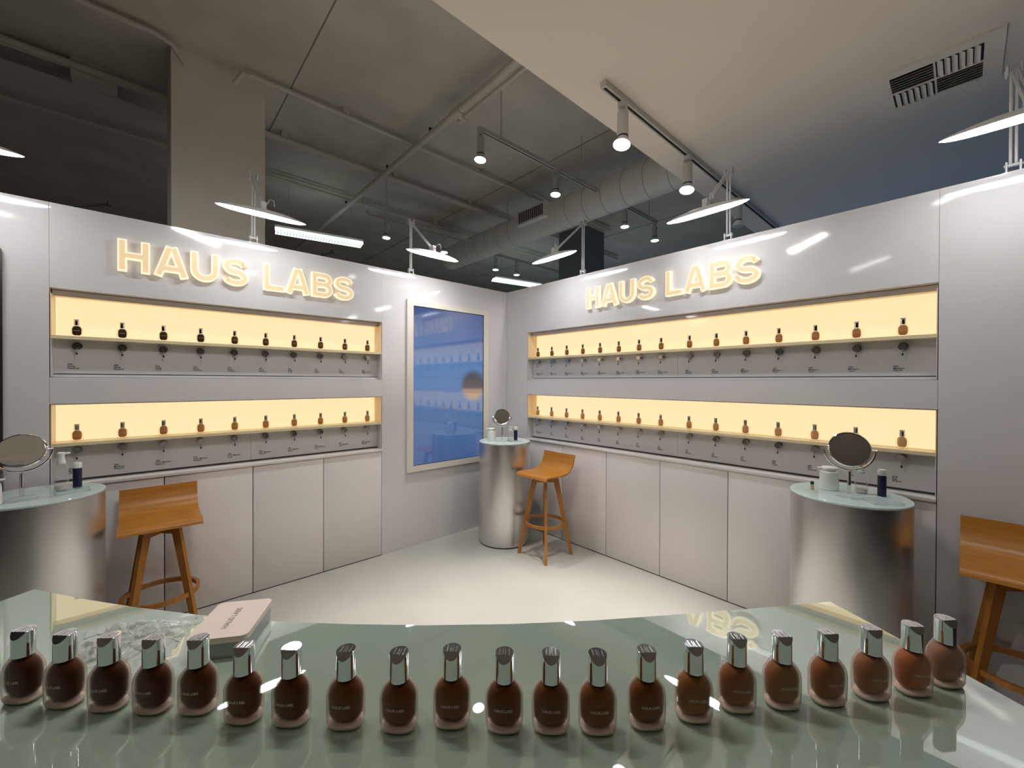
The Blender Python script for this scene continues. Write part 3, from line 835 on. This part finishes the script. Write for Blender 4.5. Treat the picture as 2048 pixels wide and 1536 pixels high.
# ------------------------------------------------------------------ bar stools
def stool(x, y, rz, label, srz=0.0):
    """seat faces -y"""
    t = thing('bar_stool', label, 'stool', (x, y, 0), rz, 'honey-coloured wooden bar stools')
    prof = [(-.190, .708), (-.186, .722), (-.176, .733), (-.158, .7385), (-.13, .7385), (-.07, .735), (0, .733), (.05, .736), (.09, .745), (.125, .763), (.150, .790), (.166, .822), (.176, .856), (.184, .892)]
    hw = .185; mb = MB(); P = [Vector(p) for p in prof]; up_, dn = [], []
    for i, p in enumerate(P):
        tt = (P[min(i + 1, len(P) - 1)] - P[max(i - 1, 0)]).normalized(); n = Vector((-tt.y, tt.x))
        up_.append(p); dn.append(p - n * .013)
    ring = lambda xx, k: [(xx * 1.0, q.x, q.y) for q in up_] + [(xx, q.x, q.y) for q in reversed(dn)]
    mb.loft([ring(-hw, 0), ring(hw, 0)])
    mb.build('seat', wood, t, smooth=0.7)
    MB().cyl((0, 0, .690), (0, 0, .7195), .075, .070, 32).build('swivel_plate', black_mat, t)
    top, bot, zt = .098, .247, .690
    for k, (sx, sy) in enumerate(((-1, -1), (1, 1), (-1, 1), (1, -1))):
        d = Vector((sx, sy, 0)).normalized(); s_ = Vector((-d.y, d.x, 0))
        th = .011
        def sec(r, w, z): return [tuple(d * (r + w / 2) + s_ * th + Vector((0, 0, z))), tuple(d * (r + w / 2) - s_ * th + Vector((0, 0, z))),
                                  tuple(d * (r - w / 2) - s_ * th + Vector((0, 0, z))), tuple(d * (r - w / 2) + s_ * th + Vector((0, 0, z)))]
        MB().loft([sec(bot - .014, .030, 0), sec(top - .005, .050, zt - .0005)]).build('leg', wood_leg, t, smooth=0)
    for k, d in enumerate((Vector((1, 1, 0)).normalized(), Vector((1, -1, 0)).normalized())):
        s_ = Vector((-d.y, d.x, 0)); zz0 = .645 + .0001 * k
        a = .095
        q = [tuple(d * a + s_ * .0105), tuple(d * a - s_ * .0105), tuple(-d * a - s_ * .0105), tuple(-d * a + s_ * .0105)]
        MB().loft([[(c[0], c[1], zz0) for c in q], [(c[0], c[1], zt - .001) for c in q]]).build('cross_rail', wood_leg, t, smooth=0)
    seg = 56
    MB().loft([[(r * math.cos(2 * PI * i / seg), r * math.sin(2 * PI * i / seg), z) for i in range(seg)]
               for r, z in ((.166, .276), (.166, .301), (.184, .301), (.184, .276), (.166, .276))], False, False).build('foot_ring', wood_leg, t)
    return t


stool(-.365, -.945, -PI / 2, 'wooden bar stool standing by the corner pedestal, whole in view')
stool(-2.977, -.275, 0, 'wooden bar stool in front of the left wall cupboards, beside the left pedestal')
stool(-.212, -3.650, -PI / 2, 'wooden bar stool cut off by the right edge of the picture')


# ------------------------------------------------------------------ LED task lamps on top of the walls
def task_lamp(x, rz, label, hx=0.0):
    t = thing('task_lamp', label, 'lamp', (x, .05, ZT) if rz == 0 else (.05, -x, ZT), rz, 'white task lamps along the wall tops')
    MB().box(-.035, .035, -.03, .03, .0002, .008).build('clamp_base', white_metal, t, smooth=0)
    kn = MB(); kn.box(-.026, -.018, -.016, .016, .0082, .062, .003); kn.box(.018, .026, -.016, .016, .0082, .062, .003)
    kn.cyl((-.030, 0, .045), (.030, 0, .045), .008, .008, 14); kn.build('base_joint', white_metal, t)
    lo = MB(); lo.cyl((-.009, 0, .040), (-.009, 0, .500), .0058, .0058, 10); lo.cyl((.009, .004, .040), (.009, .004, .500), .0058, .0058, 10)
    lo.build('lower_arm', white_metal, t)
    el = MB(); el.box(-.028, -.017, -.022, .022, .475, .525, .004); el.box(.017, .028, -.022, .022, .475, .525, .004); el.cyl((-.031, 0, .50), (.031, 0, .50), .009, .009, 14)
    el.build('elbow_joint', white_metal, t)
    hy, hz = -.44, .082
    e = (hx, hy + .03, hz + .07)
    ua = MB()
    for dx in (-.010, .010): ua.cyl((dx, 0, .50), (e[0] + dx, e[1], e[2]), .0058, .0058, 10)
    ua.build('upper_arm', white_metal, t)
    j = MB(); j.cyl((hx, hy, hz + .030), (hx, hy, hz + .050), .022, .018, 18); j.box(hx - .018, hx + .018, hy - .012, hy + .045, hz + .050, hz + .085, .006)
    j.tube([(hx + .02, hy + .01, hz + .075), (hx + .035, hy - .02, hz + .10), (hx + .055, hy - .025, hz + .095), (hx + .06, hy - .02, hz + .06)], .003, 8)
    j.build('head_joint', white_metal, t)
    # lens-shaped head
    n = 40; Lh, Wh, Hh = .2575, .034, .036
    xs_ = [-1 + 2 * i / n for i in range(n + 1)]
    rings = []
    for u in xs_:
        w = Wh * math.sqrt(max(0.0, 1 - u * u)) ** 1.15 + .0015; h_ = Hh * (1 - u * u) ** .8 + .001
        rings.append([(hx + u * Lh, hy + w * math.cos(a), hz + h_ * max(0.0, math.sin(a)) if 0 <= a <= PI else hz) for a in [PI * k / 10 for k in range(11)]])
    MB().loft(rings).build('head_housing', white_metal, t, smooth=0.9)
    rings = []
    for u in xs_:
        w = .94 * Wh * math.sqrt(max(0.0, 1 - u * u)) ** 1.1 + .001; h_ = .0125 * (1 - u ** 6) + .0015
        rings.append([(hx + u * (Lh - .002), hy + w * math.cos(a), hz - .0005 - h_ * math.sin(a) ** .5 if 0 < a < PI else hz - .0005) for a in [PI * k / 10 for k in range(11)]])
    MB().loft(rings).build('diffuser', lamp_glow, t, smooth=0.9, label='bright white diffuser')
    return t


for k, (x, d) in enumerate(((-3.72, 'nearest the left edge of the picture'), (-2.45, 'above the shop name'), (-1.17, 'above the video screen'))):
    task_lamp(x, 0, f'white LED task lamp on the left wall top, {d}', -.02)
for k, (x, d) in enumerate(((1.035, 'nearest the corner'), (2.335, 'above the shop name'), (3.625, 'at the right edge of the picture'))):
    task_lamp(x, RZ, f'white LED task lamp on the right wall top, {d}', .02)


# ------------------------------------------------------------------ track lights
def track(x0, x1, y, z, label, rods=()):
    t = thing('light_track', label, 'track', ((x0 + x1) / 2, y, z))
    h = (x1 - x0) / 2
    r = MB(); r.box(-h, h, -.019, -.009, -.036, 0); r.box(-h, h, .009, .019, -.036, 0); r.box(-h, h, -.009, .009, -.012, 0)
    r.box(-h, -h + .012, -.009, .009, -.036, -.012)
    r.build('rail', cream_metal, t, smooth=0)
    MB().box(-h + .0125, h, -.0088, .0088, -.030, -.0122).build('slot_lining', black_mat, t, smooth=0)
    for x in rods:
        MB().cyl((x - (x0 + x1) / 2, 0, 0.0002), (x - (x0 + x1) / 2, 0, 4.27 - z), .005, .005, 8).build('hanging_rod', cream_metal, t)
    return t


def spot(x, y, z, label, tilt=0.12, az=0.0, power=SPOT_W, lit=True):
    t = thing('track_spotlight', label, 'spotlight', (x, y, z), az, 'spotlights on the ceiling tracks')
    MB().cyl((0, 0, -.0362), (0, 0, -.066), .030, .028, 24).build('track_adapter', cream_metal, t)
    MB().tube([(0, 0, -.066), (.004, 0, -.078), (0, 0, -.096)], .008, 10).build('swivel_stem', cream_metal, t)
    b = MB().cyl((0, 0, -.096), (0, 0, -.232), .033, .033, 24).build('lamp_holder', cream_metal, t)
    MB().cyl((0, 0, -.2322), (0, 0, -.240), .0315, .0315, 24).build('holder_rim', black_mat, b)
    R = Matrix.Rotation(tilt, 4, 'Y'); pv = Vector((0, 0, -.238))
    def rr_(prof): return [[tuple(R @ Vector((r * math.cos(2 * PI * i / 28), r * math.sin(2 * PI * i / 28), zz)) + pv) for i in range(28)] for r, zz in prof]
    MB().loft(rr_([(.028, 0), (.033, -.020), (.050, -.042), (.0515, -.050)])).build('bulb', white_metal, t)
    MB().loft(rr_([(.049, -.0502), (.048, -.053), (.036, -.056), (.004, -.057)])).build('lens', spot_glow if lit else white_metal, t, label='glowing white lens' if lit else None)
    if lit and power > 0:
        p = Vector((x, y, z)) + pv + Vector((0, 0, -.075))
        light('spot_beam', 'SPOT', p, power, (1, 0.97, 0.93), p + Vector((math.sin(-tilt) * 1.0, 0, -1)), spot_size=math.radians(70), spot_blend=.7, shadow_soft_size=.045)
    return t


track(-1.13, 2.3, -2.095, 3.2499, 'cream light track fixed under the white lowered ceiling')
spot(-.93, -2.095, 3.2499, 'lit track spotlight nearest the camera under the lowered ceiling', .22)
spot(-.075, -2.095, 3.2499, 'second lit track spotlight under the lowered ceiling, before the duct', .22, 0, 10)
spot(.93, -2.095, 3.2499, 'unlit-looking third track spotlight just above the right wall top', .0, 0, 0, False)
track(-.875, .84, -.615, 3.78, 'cream light track hung from the ceiling left of the duct, upper one', (-.62, .55))
spot(-.855, -.615, 3.78, 'lit spotlight at the near end of the hanging upper track', .1, 0, 65)
spot(.13, -.615, 3.78, 'second lit spotlight on the hanging upper track beside the duct', .1, 0, 30)
track(1.35, 2.2, -.615, 3.78, 'short light track showing to the right of the duct', (2.0,))
spot(2.16, -.615, 3.78, 'small lit spotlight at the end of the track right of the duct', 0)
spot(1.42, -.615, 3.78, 'small lit spotlight half hidden under the duct', 0)
track(-.87, .84, 1.79, 3.78, 'cream light track hung above the left wall, below the pipes', (-.6, .5))
spot(-.60, 1.79, 3.78, 'lit spotlight at the left end of the track above the left wall', .05, 0, 14)
spot(.32, 1.79, 3.78, 'lit spotlight by the far end of the duct', .05, 0, 14)
track(1.3, 3.4, 2.0, 3.78, 'far light track beyond the duct, mostly hidden', (1.5, 3.0))
spot(1.50, 2.0, 3.78, 'tiny lit spotlight above the corner, left of its neighbour', 0, 0, 14)
spot(2.00, 2.0, 3.78, 'tiny lit spotlight above the corner, right of its neighbour', 0, 0, 14)


def batten(x0, x1, y, z, label):
    t = thing('fluorescent_light', label, 'light', ((x0 + x1) / 2, y, z), math.radians(-11)); h = (x1 - x0) / 2
    MB().box(-h, h, -.07, .07, .045, .075).build('housing', cream_metal, t, smooth=0)
    df = MB().prism([(-.12, .0), (.12, .0), (.07, .044), (-.07, .044)], -h + .01, h - .01).build('diffuser', tube_glow, t, smooth=0, label='greenish white diffuser')
    df.data.transform(Matrix.Rotation(PI / 2, 4, 'Z'))
    lv = MB()
    for i in range(1, 30):
        xx = -h + 2 * h * i / 30
        lv.box(xx - .003, xx + .003, -.118, .118, -.006, -.0005)
    lv.box(-h + .01, h - .01, -.004, .004, -.006, -.0006)
    lv.build('louvre', cream_metal, t, smooth=0)
    for s in (-1, 1): MB().cyl((s * h * .7, 0, .0752), (s * h * .7, 0, 4.27 - z), .004, .004, 6).build('hanging_rod', cream_metal, t)
    return t


batten(-1.72, -.565, 2.77, 3.6, 'bright louvred fluorescent light behind the left wall, left of centre')
batten(2.2, 3.35, 2.80, 3.6, 'bright fluorescent light showing above the corner of the walls')

# ------------------------------------------------------------------ duct, pipes, column, vent
t = thing('ventilation_duct', 'large round grey spiral duct crossing the upper ceiling', 'duct', (1.07, 0, 3.77))
MB().cyl((0, -4.0, 0), (0, 2.75, 0), .20, .20, 56).build('duct_tube', duct_mat, t)
for i in range(24):
    y = -3.9 + i * .27
    if -1.85 < y < 0.15 or y > .9:
        MB().tube([(.2006 * math.cos(a), y + .03 * a / PI, .2006 * math.sin(a)) for a in [2 * PI * k / 48 for k in range(49)]], .0022, 6).build('duct_seam', pipe_mat_dark, t)
g = MB(); g.box(-.26, -.16, .18, .72, -.06, .13); gb = g.build('register_box', duct_mat, t, smooth=0)
MB().box(-.2615, -.2602, .22, .68, -.035, .105).build('register_opening', black_mat, gb, smooth=0)
for i in range(13):
    y = .235 + i * .0358
    MB().box(-.272, -.2618, y, y + .009, -.035, .105).build('register_blade', cream_metal, gb, smooth=0)
MB().box(-.272, -.2618, .2, .70, .1052, .118).build('register_frame', duct_mat, gb, smooth=0)
for y in (-1.5, 1.2, 2.5): MB().cyl((0, y, .2), (0, y, .5), .006, .006, 8).build('hanging_rod', pipe_mat, t)

t = thing('sprinkler_pipe', 'painted sprinkler main running diagonally below the ceiling slab', 'pipe', (-.845, 0, 4.1))
MB().cyl((0, -2.2, 0), (0, 8.3, 0), .033, .033, 18).build('pipe', pipe_mat, t)
MB().cyl((.075, -2.2, -.02), (.075, -.22, -.02), .020, .020, 14).build('branch_pipe', pipe_mat, t)
f = MB(); f.cyl((0, -.30, 0), (0, -.16, 0), .044, .044, 18); f.cyl((0, -.22, -.005), (.10, -.22, -.02), .030, .030, 14); f.cyl((.075, -.26, -.02), (.075, -.17, -.02), .03, .03, 14)
f.build('pipe_fitting', pipe_mat, t)
for y in (.25, 1.25, 2.6, 4.2):
    MB().box(-.012, .012, y - .01, y + .01, .033, .075).build('pipe_hanger', black_mat, t, smooth=0)

for i, (y, r, z, x0, lb) in enumerate(((.69, .020, 4.20, -5.0, 'conduit bending at the column top, nearest of the ceiling conduits'), (1.54, .028, 4.19, -6.9, 'second ceiling conduit, running past the back of the column'),
                                       (2.53, .016, 4.18, -6.9, 'third ceiling conduit, far above the left wall'))):
    t = thing('ceiling_conduit', lb, 'pipe', (0, y, z), 0, 'conduits under the ceiling')
    if i == 0:
        MB().tube([(x0, 0, 0), (-2.98, 0, 0), (-2.88, 0, -.03), (-2.80, .06, -.11)], r, 12).build('pipe', pipe_mat, t)
        MB().tube([(-2.47, .06, -.10), (-2.42, 0, -.02), (-2.34, 0, 0), (3.0, 0, 0)], r, 12).build('pipe', pipe_mat, t)
        xs_ = (-1.55, .2, 1.6)
    else:
        MB().cyl((x0, 0, 0), (4.5, 0, 0), r, r, 14).build('pipe', pipe_mat, t)
        MB().cyl((x0, .075, .01), (4.5, .075, .01), r * .6, r * .6, 10).build('pipe', pipe_mat, t)
        xs_ = (-4.2, -1.9, -.6, .6, 1.9)
    for x in xs_: MB().box(x - .03, x + .03, -.03, .03, r * .9, 4.27 - z).build('pipe_clip', pipe_mat, t, smooth=0)

t = thing('cable_tray', 'shallow painted cable tray along the ceiling left of the column', 'tray', (-5.1, 1.60, 4.10))
MB().box(-1.6, 2.2, .10, .36, 0, .015).build('tray_base', pipe_mat, t, smooth=0)
MB().box(1.60, 1.88, -.04, .22, .0152, .168).build('junction_box', pipe_mat, t, smooth=0)
for x in (-1.0, .4, 1.5): MB().cyl((x, .2, .0152), (x, .2, .17), .006, .006, 8).build('hanging_rod', pipe_mat, t)

t = struct(MB().box(-2.883, -2.223, .83, 1.49, 0, 4.2699).build('trim_1', column_mat, smooth=0)); t['label'] = 'square painted concrete column behind the left wall'
t = struct(MB().box(2.62, 3.20, .95, 1.53, 0, 4.2699).build('trim_2', aisle_col, smooth=0)); t['label'] = 'dark square column behind the right wall'

t = thing('ceiling_vent', 'square white air diffuser with four louvre groups in the lowered ceiling', 'vent', (.212, -3.355, 3.2499))
v = MB(); a, b = .245, .175
v.box(-a, a, -a, -b, -.010, 0); v.box(-a, a, b, a, -.010, 0); v.box(-a, -b, -b, b, -.010, 0); v.box(b, a, -b, b, -.010, 0)
v.box(-.004, .004, -b, b, -.012, -.0005); v.box(-b, -.0041, -.004, .004, -.012, -.0005); v.box(.0041, b, -.004, .004, -.012, -.0005)
v.build('frame', soffit_mat, t, smooth=0)
MB().box(-b, b, -b, b, -.002, -.0002).build('dark_void', black_mat, t, smooth=0)
def blade(x0, x1, y0, y1, ax):
    mb = MB()
    if ax == 'x': mb.loft([[(x0, y0, -.018), (x1, y0, -.018), (x1, y0 + .002, -.018), (x0, y0 + .002, -.018)], [(x0, y1, -.0025), (x1, y1, -.0025), (x1, y1 + .002, -.0025), (x0, y1 + .002, -.0025)]])
    else: mb.loft([[(x0, y0, -.018), (x0, y1, -.018), (x0 + .002, y1, -.018), (x0 + .002, y0, -.018)], [(x1, y0, -.0025), (x1, y1, -.0025), (x1 + .002, y1, -.0025), (x1 + .002, y0, -.0025)]])
    mb.build('louvre_blade', soffit_mat, t, smooth=0)
for i in range(6):
    k = .010 + i * .027
    blade(-b + k, -b + k + .018, .006, b - .004, 'y') if False else None
for i in range(6):
    k = .012 + i * .0265
    blade(.008, b - .003, k, k + .020, 'x')                       # far right group seen as curved blades
    blade(-b + .003, -.008, -k - .020, -k, 'x')
    blade(-k - .018, -k, .006, b - .003, 'y')
    blade(k, k + .018, -b + .003, -.006, 'y')

# small dark things at the wall tops
for i, (p0, p1, lb) in enumerate((((-3.44, .17, ZT + .0285), (-3.20, .10, 2.648), 'black swing arm lying on the left wall top, left of the column'),
                                  ((-1.985, .17, ZT + .0285), (-1.86, .10, 2.640), 'black swing arm lying on the left wall top, right of the column'))):
    t = thing('black_arm', lb, 'bracket', (p0[0], p0[1], ZT)); q = Vector(p0); q.z = ZT
    MB().cyl((0, 0, .0003), (0, 0, .034), .012, .010, 14).build('arm_base', black_mat, t)
    d = Vector(p1) - q
    MB().cyl((0, 0, .028), tuple(d), .008, .007, 12).build('arm', black_mat, t)
    MB().cyl(tuple(d + Vector((-.01, 0, -.014))), tuple(d + Vector((-.01, 0, .014))), .012, .012, 12).build('arm_knob', black_mat, t)
o = MB().box(-.055, .055, -.13, .13, 0, .028, .001).build('cardboard_box', card_mat); o.location = (.15, -3.385, ZT + .0005)
tag(o, 'flat brown cardboard box lying on top of the right wall', 'box')
